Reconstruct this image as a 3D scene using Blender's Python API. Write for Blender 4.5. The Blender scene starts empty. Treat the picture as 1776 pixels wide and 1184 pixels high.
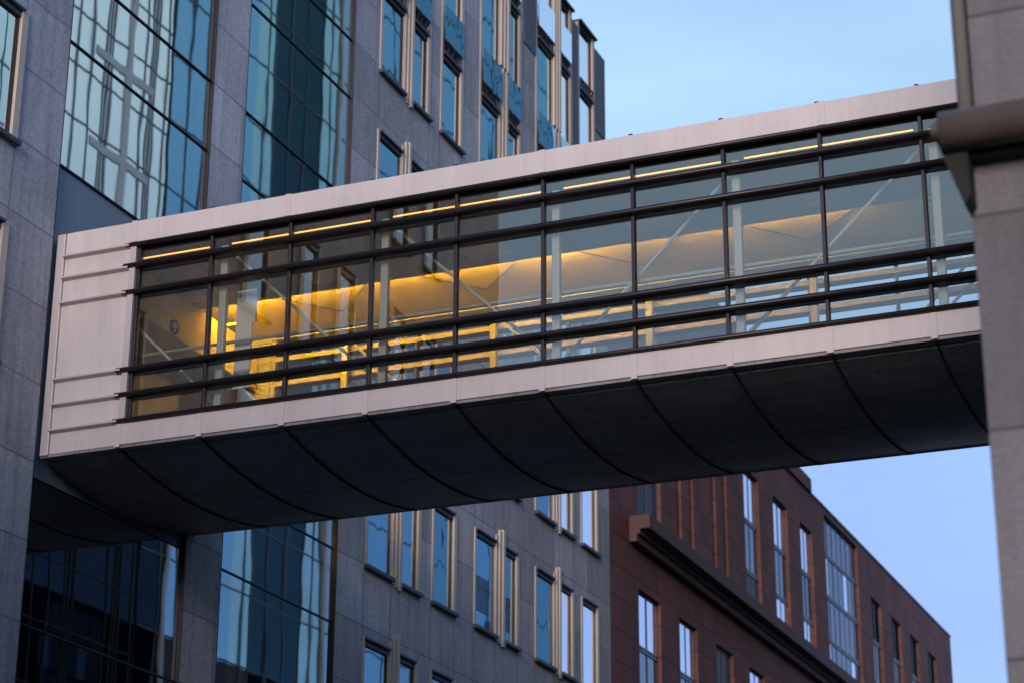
import bpy, math, random
from mathutils import Matrix, Vector
random.seed(7)
sc = bpy.context.scene
R = math.radians
# ---------------------------------------------------------------- camera
cd = bpy.data.cameras.new('camera'); cam = bpy.data.objects.new('camera', cd)
sc.collection.objects.link(cam); sc.camera = cam
cd.sensor_width = 36; cd.lens = 76.99; cd.clip_start = .1; cd.clip_end = 3000
cam.matrix_world = Matrix(((.924677, .130589, .357657, 0), (.380717, -.329708, -.863914, 0),
                           (.005105, .935008, -.354591, 0), (0, 0, 0, 1)))
cd.dof.use_dof = True; cd.dof.focus_distance = 42; cd.dof.aperture_fstop = 1.05
# ---------------------------------------------------------------- sky, sun, exposure
w = bpy.data.worlds.new('World'); sc.world = w; w.use_nodes = True
nt = w.node_tree; bg = nt.nodes['Background']
sky = nt.nodes.new('ShaderNodeTexSky'); sky.sky_type = 'NISHITA'; sky.sun_disc = False
SUN_EL, SUN_AZ = R(10), R(171)      # azimuth measured from +Y, clockwise seen from above
sky.sun_elevation = SUN_EL; sky.sun_rotation = SUN_AZ; sky.air_density = 1.2; sky.dust_density = .3; sky.ozone_density = 4
def wn_(typ, **k):
    n = nt.nodes.new(typ)
    for a, v in k.items(): setattr(n, a, v)
    return n
tcw = wn_('ShaderNodeTexCoord'); sx = wn_('ShaderNodeSeparateXYZ'); nt.links.new(tcw.outputs['Generated'], sx.inputs[0])
rp = wn_('ShaderNodeValToRGB'); e = rp.color_ramp.elements     # thin high haze mixed into the clear sky
e[0].position = .0; e[0].color = (.40, .46, .86, 1); e[1].position = 1; e[1].color = (.24, .38, .66, 1)
for p_, c_ in ((.24, (.31, .39, .82, 1)), (.36, (.36, .51, .89, 1)), (.46, (.49, .71, .95, 1)), (.65, (.34, .54, .86, 1))):
    q_ = e.new(p_); q_.color = c_
nt.links.new(sx.outputs[2], rp.inputs[0])
mpw = wn_('ShaderNodeMapping'); mpw.inputs['Scale'].default_value = (2, 2, 7); nt.links.new(tcw.outputs['Generated'], mpw.inputs[0])
nzw = wn_('ShaderNodeTexNoise'); nzw.inputs['Scale'].default_value = 2.2; nzw.inputs['Detail'].default_value = 7; nt.links.new(mpw.outputs[0], nzw.inputs[0])
mrw = wn_('ShaderNodeMapRange'); mrw.inputs[1].default_value = .3; mrw.inputs[2].default_value = .75; mrw.inputs[3].default_value = 2.2; mrw.inputs[4].default_value = 2.95; nt.links.new(nzw.outputs[0], mrw.inputs[0])
wv = wn_('ShaderNodeVectorMath', operation='SCALE'); nt.links.new(rp.outputs[0], wv.inputs[0]); nt.links.new(mrw.outputs[0], wv.inputs[3])
wm = wn_('ShaderNodeMix', data_type='RGBA'); wm.inputs[0].default_value = .8
nt.links.new(sky.outputs[0], wm.inputs[6]); nt.links.new(wv.outputs[0], wm.inputs[7]); nt.links.new(wm.outputs[2], bg.inputs[0])
bg.inputs[1].default_value = .15
ld = bpy.data.lights.new('sun', 'SUN'); ld.energy = 1.05; ld.angle = R(20); ld.color = (1, .80, .70)
sun = bpy.data.objects.new('sun', ld); sc.collection.objects.link(sun)
sd = Vector((math.sin(SUN_AZ) * math.cos(SUN_EL), math.cos(SUN_AZ) * math.cos(SUN_EL), math.sin(SUN_EL)))
sun.rotation_euler = sd.to_track_quat('Z', 'Y').to_euler()
sc.view_settings.view_transform = 'Standard'; sc.view_settings.look = 'None'
sc.view_settings.exposure = 1.4; sc.view_settings.gamma = 1
sc.render.engine = 'CYCLES'; cy = sc.cycles
cy.use_denoising = True; cy.max_bounces = 10; cy.transparent_max_bounces = 24; cy.glossy_bounces = 6; cy.caustics_reflective = False

# ---------------------------------------------------------------- materials
def newmat(name):
    m = bpy.data.materials.new(name); m.use_nodes = True
    t = m.node_tree; b = t.nodes['Principled BSDF']; return m, t, b
def nd(t, typ, **k):
    n = t.nodes.new(typ)
    for a, v in k.items(): setattr(n, a, v)
    return n
def coords(t, scale=(1, 1, 1)):
    tc = nd(t, 'ShaderNodeNewGeometry'); mp = nd(t, 'ShaderNodeMapping'); mp.inputs['Scale'].default_value = scale
    t.links.new(tc.outputs['Position'], mp.inputs[0]); return mp.outputs[0]
def noise(t, vec, scale, detail=4, rough=.55):
    n = nd(t, 'ShaderNodeTexNoise'); n.inputs['Scale'].default_value = scale; n.inputs['Detail'].default_value = detail
    n.inputs['Roughness'].default_value = rough; t.links.new(vec, n.inputs[0]); return n.outputs[0]
def ramp(t, fac, stops):
    r = nd(t, 'ShaderNodeValToRGB'); e = r.color_ramp.elements
    while len(e) > len(stops): e.remove(e[-1])
    while len(e) < len(stops): e.new(1)
    for x, (p, c) in zip(e, stops): x.position = p; x.color = (*c, 1) if len(c) == 3 else c
    t.links.new(fac, r.inputs[0]); return r.outputs[0]
def mul(t, a, b, fac=1):
    m = nd(t, 'ShaderNodeMix', data_type='RGBA', blend_type='MULTIPLY'); m.inputs[0].default_value = fac
    t.links.new(a, m.inputs[6]); t.links.new(b, m.inputs[7]); return m.outputs[2]
def math_(t, op, a, b=None):
    m = nd(t, 'ShaderNodeMath', operation=op)
    for i, v in enumerate((a, b)):
        if v is None: continue
        if isinstance(v, (int, float)): m.inputs[i].default_value = v
        else: t.links.new(v, m.inputs[i])
    return m.outputs[0]
def bump(t, b, h, s=.3, d=.02):
    n = nd(t, 'ShaderNodeBump'); n.inputs['Strength'].default_value = s; n.inputs['Distance'].default_value = d
    t.links.new(h, n.inputs['Height']); t.links.new(n.outputs[0], b.inputs['Normal'])
def painted(name, col, rough=.5, var=.15, metal=0.0, streak=True, scale=1.5, dirt=0):
    m, t, b = newmat(name); v = coords(t, (1, 1, .25 if streak else 1))
    n1 = noise(t, v, scale, 6, .6); n2 = noise(t, coords(t), scale * 9, 3)
    lo = tuple(c * (1 - var) for c in col); hi = tuple(min(1, c * (1 + var)) for c in col)
    c1 = ramp(t, n1, [(.3, lo), (.7, hi)]); c2 = ramp(t, n2, [(.3, (1 - var * .4,) * 3), (.7, (1, 1, 1))])
    cc = mul(t, c1, c2)
    if dirt:
        n3 = noise(t, coords(t, (5, 5, .35)), 2.0, 5, .65); n4 = noise(t, coords(t), .9, 4, .6)
        cc = mul(t, cc, ramp(t, n3, [(.3, (1 - dirt,) * 3), (.52, (1, 1, 1))])); cc = mul(t, cc, ramp(t, n4, [(.3, (1 - dirt * .7, 1 - dirt * .75, 1 - dirt * .8)), (.6, (1, 1, 1))]))
    t.links.new(cc, b.inputs['Base Color']); b.inputs['Metallic'].default_value = metal
    rr = nd(t, 'ShaderNodeMapRange'); t.links.new(n1, rr.inputs[0]); rr.inputs[3].default_value = rough * .8; rr.inputs[4].default_value = min(1, rough * 1.2)
    t.links.new(rr.outputs[0], b.inputs['Roughness'])
    bump(t, b, n2, .08, .01); return m
def band(t, coord, period, offset, width):
    """1 inside a thin line repeated every period along a coordinate"""
    a = math_(t, 'SUBTRACT', coord, offset); a = math_(t, 'DIVIDE', a, period); a = math_(t, 'FRACT', math_(t, 'ADD', a, 100.0))
    return math_(t, 'LESS_THAN', a, width / period)
def stone(name, base, zper, zoff, seams=(), grain=11, patch=None, joint=.45, seamw=.02, lw_=.035, yper=None, axis=1):
    m, t, b = newmat(name); g = nd(t, 'ShaderNodeNewGeometry'); s = nd(t, 'ShaderNodeSeparateXYZ'); t.links.new(g.outputs['Position'], s.inputs[0])
    X, Y, Z = s.outputs; H = s.outputs[axis]
    big = noise(t, coords(t, (1, 1, .35)), .8, 6, .65); fine = noise(t, coords(t), grain, 3, .7); str_ = noise(t, coords(t, (1, 2.2, .12)), 2.2, 5, .6)
    c = ramp(t, big, [(.25, tuple(x * .78 for x in base)), (.75, tuple(x * 1.2 for x in base))])
    c = mul(t, c, ramp(t, fine, [(.3, (.76,) * 3), (.7, (1.18,) * 3)]))
    c = mul(t, c, ramp(t, str_, [(.32, (.8,) * 3), (.56, (1.04,) * 3)]))
    ln = band(t, Z, zper, zoff, lw_)
    for y in seams:
        q = math_(t, 'LESS_THAN', math_(t, 'ABSOLUTE', math_(t, 'SUBTRACT', H, y)), seamw); ln = math_(t, 'MAXIMUM', ln, q)
    if yper: ln = math_(t, 'MAXIMUM', ln, band(t, H, yper[0], yper[1], .03))
    # slab to slab variation
    k = math_(t, 'FLOOR', math_(t, 'DIVIDE', math_(t, 'SUBTRACT', Z, zoff), zper)); kk = math_(t, 'FLOOR', math_(t, 'DIVIDE', H, patch or 3.1))
    wn = nd(t, 'ShaderNodeTexWhiteNoise', noise_dimensions='2D'); cb = nd(t, 'ShaderNodeCombineXYZ'); t.links.new(k, cb.inputs[0]); t.links.new(kk, cb.inputs[1]); t.links.new(cb.outputs[0], wn.inputs[0])
    c = mul(t, c, ramp(t, wn.outputs[0], [(0, (.78,) * 3), (1, (1.14,) * 3)]))
    mx = nd(t, 'ShaderNodeMix', data_type='RGBA'); t.links.new(ln, mx.inputs[0]); t.links.new(c, mx.inputs[6]); mx.inputs[7].default_value = (*[x * joint for x in base], 1)
    t.links.new(mx.outputs[2], b.inputs['Base Color']); b.inputs['Roughness'].default_value = .75
    hh = math_(t, 'SUBTRACT', math_(t, 'MULTIPLY', fine, .3), ln); bump(t, b, hh, .5, .02); return m
def mirror_glass(name, tint, base=(.004, .008, .012), refl=.6, wav=.02, wscale=.55, cell=None):
    """reflective facade glass: slightly warped panes over a dark room"""
    m, t, b = newmat(name); t.nodes.remove(b); out = [n for n in t.nodes if n.type == 'OUTPUT_MATERIAL'][0]
    gl = nd(t, 'ShaderNodeBsdfGlossy'); gl.inputs['Roughness'].default_value = .015; gl.inputs['Color'].default_value = (*tint, 1)
    df = nd(t, 'ShaderNodeBsdfDiffuse'); df.inputs['Color'].default_value = (*base, 1)
    mx = nd(t, 'ShaderNodeMixShader'); mx.inputs[0].default_value = refl
    t.links.new(df.outputs[0], mx.inputs[1]); t.links.new(gl.outputs[0], mx.inputs[2]); t.links.new(mx.outputs[0], out.inputs[0])
    n = noise(t, coords(t, (1, 1, .45)), wscale, 2, .4); bp = nd(t, 'ShaderNodeBump'); bp.inputs['Strength'].default_value = 1; bp.inputs['Distance'].default_value = wav
    t.links.new(n, bp.inputs['Height']); t.links.new(bp.outputs[0], gl.inputs['Normal']); return m
def clear_glass(name, tint, refl):
    m, t, b = newmat(name); t.nodes.remove(b); out = [n for n in t.nodes if n.type == 'OUTPUT_MATERIAL'][0]
    tr = nd(t, 'ShaderNodeBsdfTransparent'); tr.inputs[0].default_value = (*tint, 1)
    gl = nd(t, 'ShaderNodeBsdfGlossy'); gl.inputs['Roughness'].default_value = .0; gl.inputs['Color'].default_value = (1, .95, .82, 1)
    lw = nd(t, 'ShaderNodeLayerWeight'); lw.inputs[0].default_value = .3
    f = math_(t, 'ADD', refl, math_(t, 'MULTIPLY', lw.outputs['Fresnel'], .1))
    dirt = noise(t, coords(t, (1, 1, .4)), .9, 5, .6); df = nd(t, 'ShaderNodeBsdfDiffuse'); df.inputs[0].default_value = (.35, .36, .36, 1)
    m1 = nd(t, 'ShaderNodeMixShader'); t.links.new(f, m1.inputs[0]); t.links.new(tr.outputs[0], m1.inputs[1]); t.links.new(gl.outputs[0], m1.inputs[2])
    m2 = nd(t, 'ShaderNodeMixShader'); t.links.new(math_(t, 'MULTIPLY', dirt, .012), m2.inputs[0]); t.links.new(m1.outputs[0], m2.inputs[1]); t.links.new(df.outputs[0], m2.inputs[2])
    if refl < .05: t.links.new(tr.outputs[0], m2.inputs[1])
    t.links.new(m2.outputs[0], out.inputs[0])
    n = noise(t, coords(t, (1, 1, .6)), .5, 2, .4); bp = nd(t, 'ShaderNodeBump'); bp.inputs['Strength'].default_value = 1; bp.inputs['Distance'].default_value = .0015
    t.links.new(n, bp.inputs['Height']); t.links.new(bp.outputs[0], gl.inputs['Normal']); return m
def lamp_mat(name, col, s):
    m, t, b = newmat(name); b.inputs['Base Color'].default_value = (.8, .8, .8, 1)
    b.inputs['Emission Color'].default_value = (*col, 1); b.inputs['Emission Strength'].default_value = s; return m
COLS = [(51.15, 52.8, 1, 0), (53.35, 54.65, 0, 1), (55.45, 57.15, 1, 1), (58.5, 60.15, 1, 0), (60.8, 62.02, 0, 1), (63.4, 65.05, 1, 0), (65.6, 66.9, 0, 1), (67.6, 69.3, 1, 1)]
seams = [c[i] for c in COLS for i in (0, 1)] + [32.6, 34.2]
M = dict(
    granite=stone('grey granite cladding', (.44, .45, .50), 1.665, 10.2, seams),
    pier=stone('grey granite pier', (.125, .126, .138), 1.935, -.03 + 3.87 - 1.935 * 2, (), 24, axis=0),
    brick=stone('red brown terracotta cladding', (.15, .052, .043), 1.16, 10.75 - 1.16 * .86, (), 9, 1.1, joint=.25, lw_=.05, yper=(4.45, 72.3)),
    ledge=painted('dark stained terracotta', (.075, .034, .03), .7, .2),
    cream=painted('cream painted metal', (.55, .47, .40), .45, .08),
    fascia=painted('pinkish white panel', (.60, .56, .56), .42, .07, dirt=.08),
    rib=painted('pale grey metal', (.5, .46, .47), .4, .08),
    dark=painted('dark anodised metal', (.022, .019, .024), .4, .2, .3),
    darkblue=painted('dark blue grey sheet', (.05, .06, .085), .5, .15),
    panel=painted('blue grey spandrel sheet', (.2, .25, .33), .35, .12),
    louvre=painted('blue grey louvre panel', (.08, .09, .13), .5, .12),
    soffit=painted('charcoal soffit sheet', (.27, .265, .28), .5, .12, streak=False, dirt=.4),
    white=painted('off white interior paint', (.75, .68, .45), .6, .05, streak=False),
    glow_tinted=painted('ochre cream ceiling board', (.80, .64, .09), .6, .06, streak=False),  # yellow of the lamp glow is put into the board colour
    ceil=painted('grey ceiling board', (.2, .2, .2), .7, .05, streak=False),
    post=painted('pale grey steel', (.5, .5, .5), .35, .06),
    steel=painted('galvanised steel', (.4, .4, .38), .35, .1, .5),
    railing=painted('matt grey rail', (.42, .42, .4), .7, .06),
    gutter=painted('brown painted gutter', (.11, .088, .075), .45, .15),
    floor=painted('grey floor covering', (.12, .12, .12), .7, .1, streak=False),
    black=painted('black paint', (.006, .006, .006), .8, .1),
    paper=painted('white board', (.72, .72, .74), .5, .04),
    blueglass=mirror_glass('blue reflective glass', (1, 1, .92), refl=.96, wav=.003),
    winglass=mirror_glass('window glass', (.84, .94, .92), refl=.9, wav=.004, wscale=.8),
    winglass2=mirror_glass('green tinted window glass', (.66, .80, .76), refl=.88, wav=.006, wscale=1.1),
    skyglass=mirror_glass('bright window glass', (.86, .9, .96), refl=.93, wav=.004, wscale=.5),
    greyglass=mirror_glass('grey blue spandrel glass', (.42, .48, .54), base=(.05, .07, .1), refl=.6, wav=.004),
    balglass=mirror_glass('balustrade glass', (.6, .7, .72), refl=.8, wav=.008, wscale=.9),
    clear=clear_glass('clear bridge glass', (.92, .93, .88), .135),
    clearfar=clear_glass('clear far side glass', (.95, .96, .95), .02),
    palepanel=mirror_glass('pale curtain wall glass', (1, .97, .86), base=(.8, .79, .68), refl=.55, wav=.003),
    beige=painted('beige transom', (.5, .47, .4), .5, .06),
    towerblue=mirror_glass('blue curtain wall glass', (.24, .43, .55), base=(.03, .07, .12), refl=.7, wav=.002),
    towerteal=mirror_glass('teal curtain wall glass', (.35, .52, .52), base=(.05, .09, .09), refl=.7, wav=.004),
    towerdark=mirror_glass('dark curtain wall glass', (.03, .06, .075), base=(.003, .006, .008), refl=.7, wav=.002),
    podium=mirror_glass('dark podium glass', (.03, .05, .07), base=(.003, .004, .006), refl=.35, wav=.002),
    concrete=stone('dark brown tower stone', (.05, .05, .055), 3.6, 0, (), 8, 4),
    asphalt=painted('asphalt', (.08, .08, .08), .85, .2, streak=False),
    tube=lamp_mat('warm fluorescent tube', (1, .36, .015), 1.15),
    tube2=lamp_mat('bright warm fluorescent tube', (1, .56, .004), 165),
    lintel_fill=lamp_mat('added lintel fill', (1, .52, .008), 9),
    tube3=lamp_mat('dimmer warm fluorescent tube', (1, .56, .006), 60),
)

# ---------------------------------------------------------------- mesh helpers
class MB:
    def __init__(s): s.v = []; s.f = []; s.sm = []
    def box(s, x0, x1, y0, y1, z0, z1):
        n = len(s.v); s.v += [(x, y, z) for x in (x0, x1) for y in (y0, y1) for z in (z0, z1)]
        for f in ((0, 1, 3, 2), (4, 6, 7, 5), (0, 4, 5, 1), (2, 3, 7, 6), (0, 2, 6, 4), (1, 5, 7, 3)): s.f.append([n + i for i in f]); s.sm.append(False)
        return s
    def prism(s, pts, axis, a, b):
        """polygon extruded along an axis (0 x, 1 y, 2 z); pts are the two other coordinates in order"""
        n = len(s.v); k = len(pts)
        def mk(p, q): c = list(p); c.insert(axis, q); return tuple(c)
        s.v += [mk(p, a) for p in pts] + [mk(p, b) for p in pts]
        for i in range(k): j = (i + 1) % k; s.f.append([n + i, n + j, n + k + j, n + k + i]); s.sm.append(False)
        s.f.append([n + i for i in range(k)][::-1]); s.f.append([n + k + i for i in range(k)]); s.sm += [False, False]; return s
    def tube(s, p, q, r, n=12, r2=None):
        p, q = Vector(p), Vector(q); d = (q - p).normalized(); u = d.orthogonal().normalized(); v = d.cross(u); o = len(s.v); r2 = r if r2 is None else r2
        for c, rr in ((p, r), (q, r2)):
            for i in range(n): a = 2 * math.pi * i / n; s.v.append(tuple(c + u * rr * math.cos(a) + v * rr * math.sin(a)))
        for i in range(n): j = (i + 1) % n; s.f.append([o + i, o + j, o + n + j, o + n + i]); s.sm.append(True)
        s.f.append([o + i for i in range(n)][::-1]); s.f.append([o + n + i for i in range(n)]); s.sm += [False, False]; return s
    def dome(s, c, d, r, n=12, k=4):
        c, d = Vector(c), Vector(d).normalized(); prev = r; 
        for i in range(k):
            a0, a1 = math.pi / 2 * i / k, math.pi / 2 * (i + 1) / k
            s.tube(c + d * r * math.sin(a0), c + d * r * math.sin(a1), r * math.cos(a0), n, max(.002, r * math.cos(a1)))
        return s
    def build(s, name, mat, parent=None, bev=0):
        me = bpy.data.meshes.new(name); me.from_pydata(s.v, [], s.f); me.polygons.foreach_set('use_smooth', s.sm); me.update()
        me.materials.append(M[mat] if isinstance(mat, str) else mat); o = bpy.data.objects.new(name, me); sc.collection.objects.link(o)
        if parent:
            o.parent = parent; root = parent
            while root.parent: root = root.parent
            if parent.type == 'EMPTY': me.transform(Matrix.Translation(-parent.location))
            else: pass
        import bmesh
        bm = bmesh.new(); bm.from_mesh(me); bmesh.ops.recalc_face_normals(bm, faces=bm.faces); bm.to_mesh(me); bm.free()
        if bev: m = o.modifiers.new('bevel', 'BEVEL'); m.width = bev; m.segments = 2; m.limit_method = 'ANGLE'
        return o
def B(*a): return MB().box(*a)
def thing(name, label, cat, loc, group=None):
    o = bpy.data.objects.new(name, None); o.empty_display_size = .3; o.location = loc; sc.collection.objects.link(o)
    o['label'] = label; o['category'] = cat
    if group: o['group'] = group
    return o
def sub(mb, name, mat, parent, bev=0):
    """a sub-part of a part built in its thing's space (part meshes sit at the thing's origin)"""
    root = parent
    while root.parent: root = root.parent
    for i, v in enumerate(mb.v): mb.v[i] = (v[0] - root.location.x, v[1] - root.location.y, v[2] - root.location.z)
    return mb.build(name, mat, parent, bev)
def struct(mb, name, mat):
    o = mb.build(name, mat); o['kind'] = 'structure'; return o
def wall_cells(mb, axis, p0, p1, hs, zs, holes):
    """wall slab between p0 and p1 on its thickness axis, split at hs and zs, holes left open"""
    hs = sorted(set(hs)); zs = sorted(set(zs))
    for i in range(len(hs) - 1):
        run = None
        for j in range(len(zs) - 1):
            hc, zc = (hs[i] + hs[i + 1]) / 2, (zs[j] + zs[j + 1]) / 2
            open_ = any(a < hc < b and c < zc < d for a, b, c, d in holes)
            if not open_ and run is None: run = zs[j]
            if (open_ or j == len(zs) - 2) and run is not None:
                top = zs[j] if open_ else zs[j + 1]
                mb.box(p0, p1, hs[i], hs[i + 1], run, top); run = None
    return mb

# ---------------------------------------------------------------- ground
GZ = -1.6
struct(B(-1500, 1500, -1500, 1500, GZ - .5, GZ), 'ground', 'asphalt')
struct(B(-25.2, -22.2, -40, 140, GZ, GZ + .13), 'pavement', 'concrete')

# ---------------------------------------------------------------- grey office building
FX = -25.42
office = thing('office_building', 'grey granite office block with cream window frames and tall blue glass bays', 'building', (FX, 52, GZ))
holes = []; zs = [GZ, 39.8]; hs = [12, 70.5]
ROWS = [(5.3, 8.25), (10.25, 13.2), (15.2, 18.15), (20.05, 23.05), (25.1, 28.1), (30.05, 32.95)]
BAYS = [(35.83, 42.0), (43.6, 49.55)]
WINS = []
for (y0, y1, lp, rp) in COLS:
    for (a, b) in ROWS[:-1]: WINS.append((y0, y1, a, b, lp, rp, False))
    WINS.append((y0, y1, 30.05, 40.15, lp, rp, True))
for (a, b) in ROWS[:-1]: WINS.append((32.55, 34.22, a, b, 1, 1, False))
WINS.append((32.55, 34.22, 30.05, 40.15, 1, 1, True))
for c0, c1 in ((27.0, 28.4), (24.3, 25.45), (22.1, 23.35), (18.8, 20.0), (16.7, 17.8)):
    for (a, b) in ROWS[:-1]: WINS.append((c0, c1, a, b, 1, 1, False))
for wn in WINS: holes.append((wn[0], wn[1], wn[2], wn[3])); hs += [wn[0], wn[1]]; zs += [wn[2], min(39.8, wn[3])]
for (a, b) in BAYS: holes.append((a, b, 5.2, 39.0)); hs += [a, b]; zs += [5.2, 39.0]
mb = wall_cells(MB(), 1, FX - .45, FX, hs, zs, holes)
mb.build('wall', 'granite', office)
B(FX - 22, FX - .46, 12.1, 70.4, GZ, 39.6).build('inner_block', 'black', office)
B(FX - 22, FX - .1, 12, 70.5, 39.81, 39.95).build('parapet', 'louvre', office)
TR = [5.25, 8.3, 10.22, 13.27, 15.22, 18.3, 20.33, 23.35, 25.25, 28.38, 30.2, 33.3, 35.2, 38.3, 39.0]
for bi, (a, b) in enumerate(BAYS):
    fr = MB().box(FX - .15, FX + .004, a + .001, a + .03, 5.25, 38.98).box(FX - .15, FX + .004, b - .03, b - .001, 5.25, 38.98)
    fr = fr.build('bay_frame', 'dark', office)
    for k in range(len(TR) - 1):
        z0, z1 = TR[k], TR[k + 1]
        if bi == 0 and 13.2 < z0 < 20: continue
        m = M['blueglass']
        sub(B(FX - .14, FX - .09, a + .05, b - .05, z0 + .018, z1 - .018), 'pane', 'blueglass', fr)
        sub(B(FX - .085, FX - .05, a + .05, b - .05, z0 - .018, z0 + .018), 'transom', 'dark', fr)
B(FX - .2, FX - .1, 35.84, 41.99, 13.3, 20.3).build('spandrel_panel', 'panel', office)
for (y0, y1, z0, z1, lp, rp, tall) in WINS:
    if z0 > 24 and y0 > 70: continue
    fr = MB()
    if lp: fr.box(FX - .3, FX + .03, y0, y0 + .13, z0, z1 + .06)
    if rp: fr.box(FX - .3, FX + .05, y1 - .22, y1, z0, z1 + .06)
    if not lp: fr.box(FX - .3, FX + .002, y0, y0 + .04, z0, z1)
    if not rp: fr.box(FX - .3, FX + .002, y1 - .05, y1, z0, z1)
    f = fr.build('window', 'cream', office, .008)
    a, b = y0 + (.15 if lp else .04), y1 - (.22 if rp else .04)
    glass = 'skyglass' if (y0 > 65.2 or y0 < 30 or (tall and y0 > 63)) else random.choice(('winglass', 'winglass', 'winglass2'))
    segs = [(z0, z1)]
    if tall: segs = [(z0, 32.8), (33.3, 37.4), (37.9, z1)]
    for k, (p, q) in enumerate(segs):
        gm = glass if (k == 2 or y0 > 65.2 or y0 < 30 or not tall) else 'winglass'
        tilt = random.uniform(-.004, .004)
        sub(MB().prism([(FX - .1, a), (FX - .06, a), (FX - .06 + tilt, b), (FX - .1 + tilt, b)], 2, p + .05, q - .08), 'pane', gm, f)
        sub(B(FX - .055, FX - .04, a, a + .03, p, q).box(FX - .055, FX - .02, b - .06, b, p, q), 'inner_frame', 'dark', f)
        sub(B(FX - .07, FX + .01, a, b, q - .14, q - .002).box(FX - .05, FX + .09, a - .04, b + .04, q, q + .055), 'head_bar', 'darkblue', f)
        if z0 == 15.2 and 58 < y0 < 62:
            sl = MB(); zz = 15.75 if y0 < 60 else 15.6
            for n_ in range(13): sl.box(FX - .058, FX - .045, a + .06, b - .3, zz + n_ * .085, zz + n_ * .085 + .045)
            sub(sl, 'louvre_blind', 'darkblue', f)
        if tall and k < 2:
            gr = MB(); zc = q + .28
            gr.box(FX + .02, FX + .08, a - .02, b + .02, q + .08, q + .12).box(FX + .02, FX + .08, a - .02, b + .02, q + .44, q + .48)
            n = 4
            for i in range(n):
                yc = a + (b - a) * (i + .5) / n; pts = 14
                for j in range(pts):
                    t0, t1 = 2 * math.pi * j / pts, 2 * math.pi * (j + 1) / pts; r = .15
                    gr.tube((FX + .05, yc + r * math.cos(t0), zc + r * math.sin(t0)), (FX + .05, yc + r * math.cos(t1), zc + r * math.sin(t1)), .02, 5)
            sub(gr, 'grille', 'dark', f)
            sub(B(FX - .12, FX - .06, a, b, q + .0, q + .5), 'backing', 'louvre', f)
            if y0 < 66: sub(B(FX + .09, FX + .105, a - .05, b + .05, q + .5, q + 1.72), 'balustrade_glass', 'balglass' if k == 0 else 'skyglass', f)
    sub(B(FX - .05, FX + .14, y0 - .03, y1 + .03, z0 - .09, z0 + .02), 'sill', 'darkblue', f, .01)
for (a, b) in ((52.8, 53.35), (60.15, 60.8), (65.05, 65.6)):
    wd = (b - a) / 3
    rr = [(z0 - .12, z1 + .4) for z0, z1 in ROWS[:-1]] + [(29.9, 34.6), (34.66, 40.2)]
    for (p, q) in rr:
        pr = .05 if p > 34 else 0
        g = MB()
        for k in range(3):
            g.box(FX - .02, FX + .03 + .03 * k + pr, a + wd * k + .012, a + wd * (k + 1) - .02, p - .05 * k, q - (.12 if k == 0 else 0) + .06 * k)
        g.build('fin_cluster', 'cream', office, .01)
for (a, b, z0) in ((62.3, 63.36, 36.6), (66.93, 67.56, 34.7), (69.4, 70.45, 36.5)):
    g = B(FX + .003, FX + .04, a, b, z0, 39.9)
    for k, ins in enumerate((.14, .3)):
        if b - a - 2 * ins < .15: continue
        g.box(FX + .04, FX + .05 , a + ins, a + ins + .03, z0 + .5, 39.5).box(FX + .04, FX + .05, b - ins - .03, b - ins, z0 + .5, 39.5)
    g.build('louvre_panel', 'louvre', office)
B(FX - 2, FX + .16, 65.6, 66.95, 40.16, 40.24).build('coping', 'dark', office)
B(FX - 2, FX + .16, 67.6, 69.35, 40.16, 40.24).build('coping', 'dark', office)

# ---------------------------------------------------------------- red brown building
brown = thing('brick_building', 'red brown terracotta clad building with deep ledge and tall recessed windows', 'building', (FX, 100, GZ))
LOW = [(73.57, 76.05), (78.3, 80.5), (83.02, 85.33), (87.67, 89.95), (92.3, 94.6), (96.9, 99.05), (101.5, 103.8), (106.1, 108.4), (110.8, 113.0), (115.4, 117.6), (119.95, 122.1), (124.5, 126.8)]
BH = []
for i, (a, b) in enumerate(LOW): BH.append((a, b, 12.1, 19.9, 'low', i)); BH.append((a, b, 4, 10.6, 'low', i))
BH.append((73.6, 76.3, 22.55, 33.5, 'dark', 0))
for a, b in ((78.24, 78.82), (79.88, 80.4), (82.9, 83.42), (84.46, 85.04)): BH.append((a, b, 22.55, 30.2, 'slit', 0))
for i, (a, b) in enumerate(((87.65, 89.95), (92.3, 94.65), (96.9, 99.05))): BH.append((a, b, 22.45, 28.7, 'up', i))
BH.append((101.55, 108.2, 22.1, 30.35, 'big', 0))
for i, (a, b) in enumerate(((110.8, 113.0), (115.44, 117.65), (119.95, 122.1), (124.5, 126.8))): BH.append((a, b, 21.9, 28.35, 'far', i))
hs = [70.55, 131.5, 98.8]; zs = [GZ, 30.65]
for h in BH: hs += [h[0], h[1]]; zs += [h[2], min(30.65, h[3])]
mb = wall_cells(MB(), 1, FX - .6, FX, hs, zs, [h[:4] for h in BH])
mb.build('wall', 'brick', brown)
B(FX - 20, FX - .61, 70.6, 131.5, GZ, 30.5).build('inner_block', 'black', brown)
up = wall_cells(MB(), 1, FX - .6, FX - .02, [70.55, 73.6, 76.3, 87.5], [30.66, 33.5, 35.2], [(73.6, 76.3, 30, 33.5)])
up.box(FX - 12, FX - .61, 70.56, 87.4, 30.66, 35.1)
up.build('upper_storey', 'brick', brown)
B(FX - 12, FX - .5, 87.5, 98.3, 30.66, 33.6).build('roof_storey', 'brick', brown)
B(FX - 12.1, FX + .12, 87.55, 98.95, 30.66, 31.35).build('roof_cornice', 'brick', brown, .02)
B(FX - .5, FX - .45, 96.9, 98.2, 31.4, 33.4).build('roof_window', 'skyglass', brown)
B(FX - 20, FX + .06, 98.8, 131.56, 30.66, 30.74).build('coping', 'dark', brown)
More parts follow.
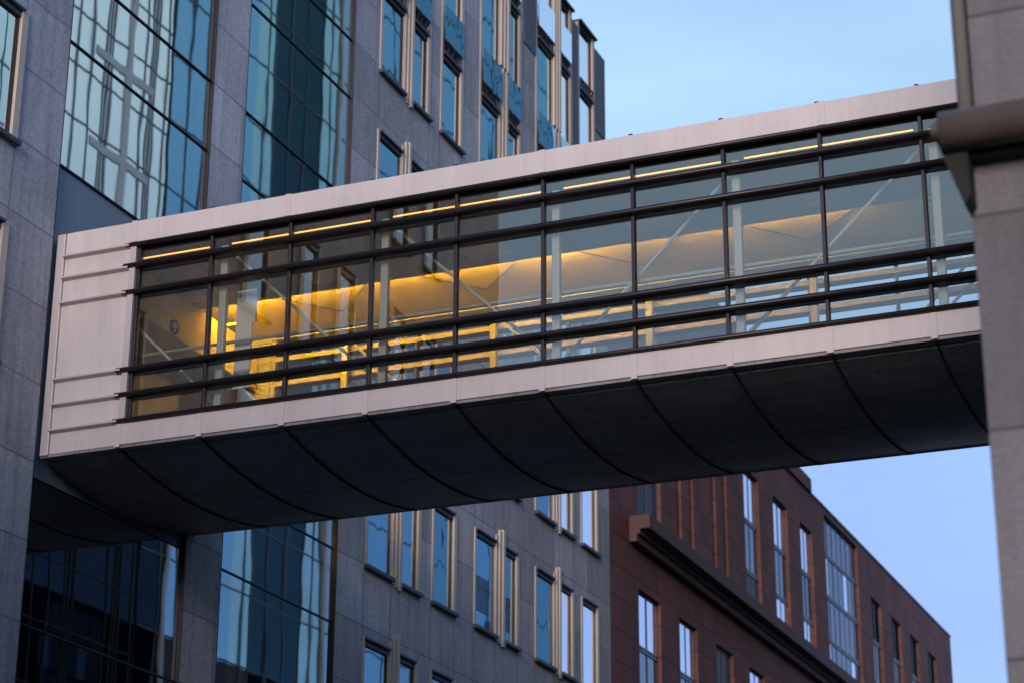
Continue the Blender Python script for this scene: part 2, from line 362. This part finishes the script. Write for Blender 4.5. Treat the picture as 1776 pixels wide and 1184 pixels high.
led = MB().prism([(FX + .003, 21.4), (FX + .3, 21.4), (FX + .3, 21.68), (FX + .42, 21.68), (FX + .42, 21.86), (FX + .8, 21.86), (FX + .8, 22.38), (FX + .003, 22.38)], 1, 72.6, 131)
led.build('ledge', 'ledge', brown, .015)
def bwin(a, b, z0, z1, kind, i):
    x = FX - .13
    fr = MB().box(x - .03, x - .005, a, a + .07, z0, z1).box(x - .03, x - .005, b - .07, b, z0, z1).box(x - .03, x - .005, a + .07, b - .07, z1 - .07, z1)
    nm = 1
    if kind == 'big': nm = 6
    for k in range(1, nm + 1):
        ym = a + (b - a) * k / (nm + 1)
        if kind != 'slit': fr.box(x - .03, x - .005, ym - .035, ym + .035, z0, z1 - .07)
    f = fr.build('window', 'darkblue', brown)
    if kind == 'dark' or (kind == 'low' and i in (2, )):
        sub(B(x - .08, x - .04, a, b, z0, z1), 'blind_panel', 'darkblue', f); return
    if kind == 'low': levs = [z0, z0 + 3.3, z1 - 4.0 if z1 - z0 > 7 else z0 + 4, z1 - 2.1, z1]; mats = ['greyglass', 'skyglass', 'greyglass', 'skyglass']
    elif kind == 'up': levs = [z0, 24.2, 26.45, z1]; mats = ['skyglass', 'greyglass', 'skyglass']
    elif kind == 'far': levs = [z0, 23.9, 26.1, z1]; mats = ['greyglass', 'greyglass', 'towerdark']
    elif kind == 'big': levs = [z0, 24.15, 26.3, 28.4, z1]; mats = ['greyglass', 'greyglass', 'skyglass', 'greyglass']
    else: levs = [z0, 25.2, 27.8, z1]; mats = ['towerdark'] * 3
    if kind == 'up' and i == 0: mats[0] = None
    for k in range(len(levs) - 1):
        n = nm + 1
        for j in range(n):
            ya, yb = a + (b - a) * j / n, a + (b - a) * (j + 1) / n
            mt = mats[k]
            if kind == 'big': mt = 'skyglass' if (k == 2 and j in (0, 4)) or (k == 0 and j in (0, 5)) else 'greyglass'
            if mt is None: mt = 'darkblue'
            tl = random.uniform(-.006, .006)
            sub(MB().prism([(x - .06, ya + .03), (x - .03, ya + .03), (x - .03 + tl, yb - .03), (x - .06 + tl, yb - .03)], 2, levs[k], levs[k + 1] - .02), 'pane', mt, f)
        if k: sub(B(x - .03, x + .02, a + .02, b - .02, levs[k] - .1, levs[k] - .03).box(x - .03, x + .02, a + .02, b - .02, levs[k] + .03, levs[k] + .1), 'transom', 'panel', f)
for h in BH: bwin(*h)

# ---------------------------------------------------------------- right building (pier at the right edge)
right = thing('stone_corner_building', 'grey stone block building corner with downpipe at the right edge', 'building', (-2.95, 17.5, GZ))
B(-2.95, 16, 17.5, 17.9, GZ, 8.52).build('wall', 'pier', right, .01)
B(-2.86, 16, 17.5, 17.9, 8.52, 24).build('wall', 'pier', right, .01)
B(-2.93, 16, 17.91, 50, GZ, 24).build('side_block', 'concrete', right)
MB().tube((-2.935, 17.46, 8.5), (-2.935, 17.46, 24), .062, 16).build('downpipe', 'steel', right)
B(-2.895, -2.861, 17.5, 17.8, 8.53, 24).build('gap_shade_strip', 'black', right)  # solid black strip stands in for shade in the recess by the downpipe
canopy = thing('gutter_canopy', 'brown rounded gutter pipe with dark bracket projecting from the stone corner', 'gutter', (-2.95, 17.3, 8.4))
g = MB().tube((-3.1, 17.15, 8.4), (12, 17.15, 8.4), .18, 24); g.dome((-3.1, 17.15, 8.42), (-1, 0, 0), .1, 16)
g.build('gutter', 'gutter', canopy)
MB().prism([(-3.18, 8.42), (-2.9, 8.42), (-2.9, 7.8), (-2.955, 7.72)], 1, 17.2, 17.49).build('bracket', 'black', canopy)
B(-2.895, 12, 17.3, 17.49, 8.2, 8.45).build('back_plate', 'black', canopy)

rear = thing('sun_blocker', 'unseen low block added behind the camera to shade the street', 'building', (-38, -28, GZ))  # added out of view to keep low sun off the lower street
B(-70, -6, -50, -6, GZ, 20.5).build('wall', 'concrete', rear)
B(-70.2, -5.8, -50.2, -5.8, 20.51, 21).build('parapet', 'louvre', rear)

# ---------------------------------------------------------------- glass towers across the street (seen as reflections)
def tower(name, label, x0, y0, y1, zt, body, panes, fh, mull, base=0):
    t = thing(name, label, 'building', (x0, (y0 + y1) / 2, GZ))
    B(x0 + .1, x0 + 16, y0, y1, GZ, zt).build('body', body, t)
    for (a, b, za, zb, mt) in panes: B(x0 + .02, x0 + .098, a, b, za, zb).build('curtain_wall', mt, t)
    for za, zb, mt in ((GZ, base, 'black'), (base, zt, 'darkblue')):
        if zb - za < 3: continue
        g = MB(); z = za + 1.2
        while z < zb - .5: g.box(x0 - .02, x0 + .02, y0, y1, z, z + .06); z += fh
        for y in mull: g.box(x0 - .03, x0 + .02, y, y + .065, za + .01, zb)
        g.build('mullion_grid', mt, t)
    return t
K = (2 * 25.42 - 3) / 25.42
pale = tower('glass_tower', 'pale glass tower with beige bands mirrored in the wide glass bay', -3, 57, 75.6, 64, 'concrete',
             [(57, 75.6, 27, 64, 'palepanel'), (57, 75.6, GZ, 26.9, 'podium')], 2.5,
             [68.3, 69.3, 70.4, 70.65, 70.9, 73.4, 73.9, 74.15, 74.4, 60.5, 62.0, 63.2, 65.6, 66.8, 75.3], base=27)
g = MB(); g.box(-3.04, -2.975, 72.0, 72.45, 27, 64)
for z in (40.1, 44.4, 52.6): g.box(-3.035, -2.97, 69.6, 71.99, z, z + .38); g.box(-3.035, -2.97, 72.46, 74.2, z, z + .38)
g.build('beige_band', 'beige', pale)
blue = tower('glass_tower', 'tall blue glass tower with dark central strip mirrored in the office windows', -3, 75.9, 122.6, 70.5, 'concrete',
             [(75.9, 77.7, GZ, 27, 'podium'), (75.9, 77.7, 27.01, 70.5, 'towerblue'), (77.71, 83.3, GZ, 70.5, 'towerblue'), (83.31, 85.2, GZ, 70.5, 'towerteal'), (85.21, 90.1, GZ, 70.5, 'towerdark'), (90.11, 92.0, GZ, 70.5, 'towerteal'),
              (92.01, 122.6, GZ, 70.5, 'towerblue')], 3.3, [77.2, 78.6, 80.6, 84.3, 85.1, 86.6, 88.4, 90.0, 91.0, 94.5, 98.8, 103, 107.4, 112, 117])
B(-3.15, -2.97, 92.0, 92.25, GZ, 70.5).build('pale_fin', 'cream', blue)
B(-3.1, -2.97, 77.6, 77.75, GZ, 27).build('pale_fin', 'cream', blue)

# ---------------------------------------------------------------- footbridge
Y0, YF = 36.0, 42.35
XL, XR = -25.41, -2.9
bridge = thing('footbridge', 'enclosed glass footbridge with pale fascia and warm lit interior between two buildings', 'footbridge', (-14, 39.17, 13.3))
MX = [-23.38, -21.65, -19.82, -17.97, -16.13, -14.3, -12.46, -10.65, -8.78, -6.9, -5.0]
JX = [-23.55, -21.66, -19.8, -17.97, -16.1, -14.28, -12.45, -10.6, -8.74, -6.87, -5.0]
RAILS = [(18.13, .05), (17.66, .056), (17.06, .057), (15.35, .06), (14.81, .057), (14.25, .05)]
for side in (0, 1):
    def yy(d): return Y0 + d if side == 0 else YF - d
    def bx(mb, x0, x1, d0, d1, z0, z1):
        a, b = sorted((yy(d0), yy(d1))); return mb.box(x0, x1, a, b, z0, z1)
    TJ = [-23.5, -19.88, -14.29, -8.7, XR]
    for i in range(4):
        bx(MB(), TJ[i] + .006, TJ[i + 1] - .006, 0, .22, 18.17, 18.68).build('top_fascia', 'fascia', bridge, .012)
        bx(MB(), TJ[i] - .07, TJ[i] + .07, -.018, -.001, 18.2, 18.685).build('cover_strip', 'fascia', bridge, .004)
    for x in MX[1:]: bx(MB(), x - .05, x + .03, .02, .1, 18.682, 18.715).build('roof_clip', 'dark', bridge)
    for i in range(len(JX)):
        x1 = JX[i + 1] if i + 1 < len(JX) else XR
        bx(MB(), JX[i] + .006, x1 - .006, 0, .2, 13.75, 14.2).build('bottom_fascia', 'fascia', bridge, .01)
        bx(MB(), JX[i] - .07, JX[i] + .055, -.02, -.001, 13.7, 14.19).build('cover_strip', 'fascia', bridge, .004)
    # solid end cassette
    e = MB(); ZR = [13.75, 14.24, 14.8, 15.35, 17.05, 17.62, 18.12, 18.68]
    for i in range(7): bx(e, -25.2, -23.52, .03, .2, ZR[i] + .004, ZR[i + 1] - .004)
    e.build('end_panel', 'fascia', bridge)
    bx(MB(), -23.56, -23.42, -.03, .2, 14.2, 18.15).build('end_post', 'rib', bridge, .01)
    bx(MB(), XL, -25.21, -.02, .2, 13.72, 18.66).build('end_pilaster', 'rib', bridge, .02)
    for z in ZR[1:-1]:
        a, b = sorted((yy(-.11), yy(.03)))
        MB().prism([(yy(.029), z - .05), (yy(-.09), z - .02), (yy(-.09), z + .02), (yy(.029), z + .05)], 0, -25.2, -23.57).build('end_rib', 'rib', bridge, .006)
    # glazing
    for (z, r) in RAILS:
        m = MB().tube((-23.66, yy(-.03), z), (XR, yy(-.03), z), r, 16)
        m.dome((-23.66, yy(-.03), z), (-1, 0, 0), r, 14)
        bx(m, -23.41, XR, .03, .13, z - r * .8, z + r * .8)
        m.build('rail', 'dark', bridge)
    for x in MX:
        bx(MB(), x - .032, x + .032, .04, .18, 14.3, 18.1).build('mullion', 'dark', bridge, .006)
    lv = [RAILS[i][0] for i in range(6)][::-1]
    xs = MX + [XR]
    for i in range(len(xs) - 1):
        for k in range(5):
            bx(MB(), xs[i] + .046, xs[i + 1] - .046, .115, .125, lv[k] + .07, lv[k + 1] - .07).build('glass_pane', 'clearfar' if side else 'clear', bridge)
    # inner liner boards below and above the glass, inner horizontal rails
    bx(MB(), -23.4, XR, .21, .3, 18.2, 18.45).build('head_lining', 'black', bridge)
    for z in (17.66, 17.06, 15.35, 14.81):
        bx(MB(), -23.4, XR, .205, .25, z - .055, z + .055).build('inner_rail', 'cream' if side else 'post', bridge)
    # truss posts and tie rods
    PX = [-25.2, -21.65, -17.97, -14.3, -10.65, -6.9, -3.2]
    for x in PX[1:]:
        p = MB(); bx(p, x + .08, x + .24, .32, .46, 14.36, 17.94); p.build('truss_post', 'post', bridge, .02)
    up = [0, 0, 0, 1, 1, 1]
    for i in range(6):
        a, b = PX[i] + .16, PX[i + 1] + .16
        z = (17.9, 14.4) if not up[i] else (14.4, 17.9)
        MB().tube((a, yy(.52), z[0]), (b, yy(.52), z[1]), .032, 10).build('tie_rod', 'post', bridge)
    hr = MB().tube((-24.6, yy(.62), 15.88), (XR, yy(.62), 15.88), .035, 12)
    for x in PX[1:]: hr.tube((x + .16, yy(.46), 15.78), (x + .16, yy(.62), 15.86), .02, 8)
    hr.build('handrail', 'railing', bridge)
# soffit, curved belly
prof = []
for k in range(13):
    d = k / 12; y = Y0 + .32 + d * (YF - Y0 - .64); prof.append((y, 13.66 - .30 * (1 - (2 * d - 1) ** 2)))
SX = [XL] + JX + [XR]
for i in range(len(SX) - 1):
    for h in (0, 1):
        pp = prof[:7] if h == 0 else prof[6:]
        pp = list(pp); ya, yb = pp[0][0] + (.015 if h else 0), pp[-1][0] - (0 if h else .015)
        pp[0] = (ya, pp[0][1]); pp[-1] = (yb, pp[-1][1])
        poly = pp + [(yb, 13.72), (ya, 13.72)]
        MB().prism(poly, 0, SX[i] + .012, SX[i + 1] - .012).build('soffit_panel', 'soffit', bridge)
for x in SX[1:-1]:
    q = [(y, z - .035) for y, z in prof]; MB().prism([(Y0 + .02, 13.7)] + q + [(YF - .02, 13.7), (YF - .02, 13.735), (Y0 + .02, 13.735)], 0, x - .01, x + .01).build('soffit_rib', 'black', bridge)
for yv in (Y0 + .03, YF - .29): B(XL, XR, yv, yv + .26, 13.69, 13.745).build('edge_lip', 'soffit', bridge)
B(XL, XR, Y0 + .21, YF - .21, 13.78, 14.18).build('floor_slab', 'black', bridge)
B(XL, XR, Y0 + .31, YF - .31, 14.2, 14.35).build('floor', 'floor', bridge)
B(XL, XR, Y0 + .23, YF - .23, 18.46, 18.6).build('roof_slab', 'black', bridge)
YC = 39.33
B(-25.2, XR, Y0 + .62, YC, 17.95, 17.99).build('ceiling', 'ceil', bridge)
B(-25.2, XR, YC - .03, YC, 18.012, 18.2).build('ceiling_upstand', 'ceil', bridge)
B(-25.2, XR, YC - .05, YC + .14, 17.995, 18.01).box(-25.2, -22.1, YC + .125, YC + .14, 18.01, 18.03).box(-22.1, XR, YC + .125, YC + .14, 18.01, 18.088).build('added_lamp_shield', 'white', bridge)  # added board and lip keep the hidden tubes' light off the facade
B(-25.2, XR, YC + .003, YF - .25, 18.23, 18.25).build('ceiling', 'glow_tinted', bridge)
B(-25.2, XR, Y0 + .131, Y0 + .61, 18.0, 18.04).build('lamp_tray', 'black', bridge)
for i in range(6):
    x0 = [-25.2, -21.65, -17.97, -14.3, -10.65, -6.9][i]; ln = 3.6
    B(x0 + .9, x0 + 1.9, 38.0, 38.9, 17.93, 17.948).build('ceiling_hatch', 'post', bridge, .01)
    r = MB().tube((x0 + 2.6, YC + .2, 18.215), (x0 + 3.98, 41.2, 18.215), .008, 6); r.tube((x0 + 5.6, YC + .2, 18.215), (x0 + 3.98, 41.2, 18.215), .008, 6)
    if x0 + 5.6 < XR: r.build('wind_brace', 'dark', bridge)
    if i < 5: MB().tube((x0 + (1.8 if i == 0 else .06), YC + .09, 18.09), (x0 + (1.7 if i == 4 else 3.62), YC + .09, 18.09), .024, 10).build('tube_lamp', 'tube2' if i < 3 else 'tube3', bridge)
    for (a, b) in ((.36, 1.0), (1.02, 3.58)) if i else ((1.6, 3.5),):
        MB().tube((x0 + a, Y0 + .27, 17.92), (x0 + b, Y0 + .27, 17.92), .015, 10).build('tube_lamp', 'tube', bridge)
# entrance at the office end
B(-25.1, -24.95, Y0 + .35, YF - .35, 14.36, 17.94).build('end_wall', 'darkblue', bridge)
B(-23.86, -23.8, 37.0, YF - .4, 16.95, 17.94).build('entrance_lintel', 'glow_tinted', bridge)
B(-24.94, -24.9, 38.6, 40.4, 14.4, 16.6).build('entrance_door', 'rib', bridge)
MB().tube((-23.7, 40.3, 17.92), (-23.1, 40.3, 17.92), .02, 10).build('added_lintel_lamp', 'lintel_fill', bridge)  # lamp added only to brighten the lintel
sg = thing('round_sign', 'round dark sign with a pale upward arrow on the yellow lit lintel', 'sign', (-23.79, 38.25, 17.14))
MB().tube((-23.795, 38.25, 17.14), (-23.77, 38.25, 17.14), .17, 28).build('disc', 'black', sg)
MB().prism([(38.225, 17.03), (38.275, 17.03), (38.275, 17.15), (38.34, 17.12), (38.34, 17.18), (38.25, 17.27), (38.16, 17.18), (38.16, 17.12), (38.225, 17.15)], 0, -23.768, -23.76).build('arrow', 'white', sg)
nb = thing('notice_board', 'white hanging board beside the truss post in the lit footbridge', 'board', (-21.1, 36.75, 15.3))
B(-21.38, -21.0, 36.74, 36.78, 14.9, 17.05).build('board', 'paper', nb, .004)
B(-21.0, -20.92, 36.74, 36.78, 16.3, 17.05).build('board_flap', 'paper', nb, .004)
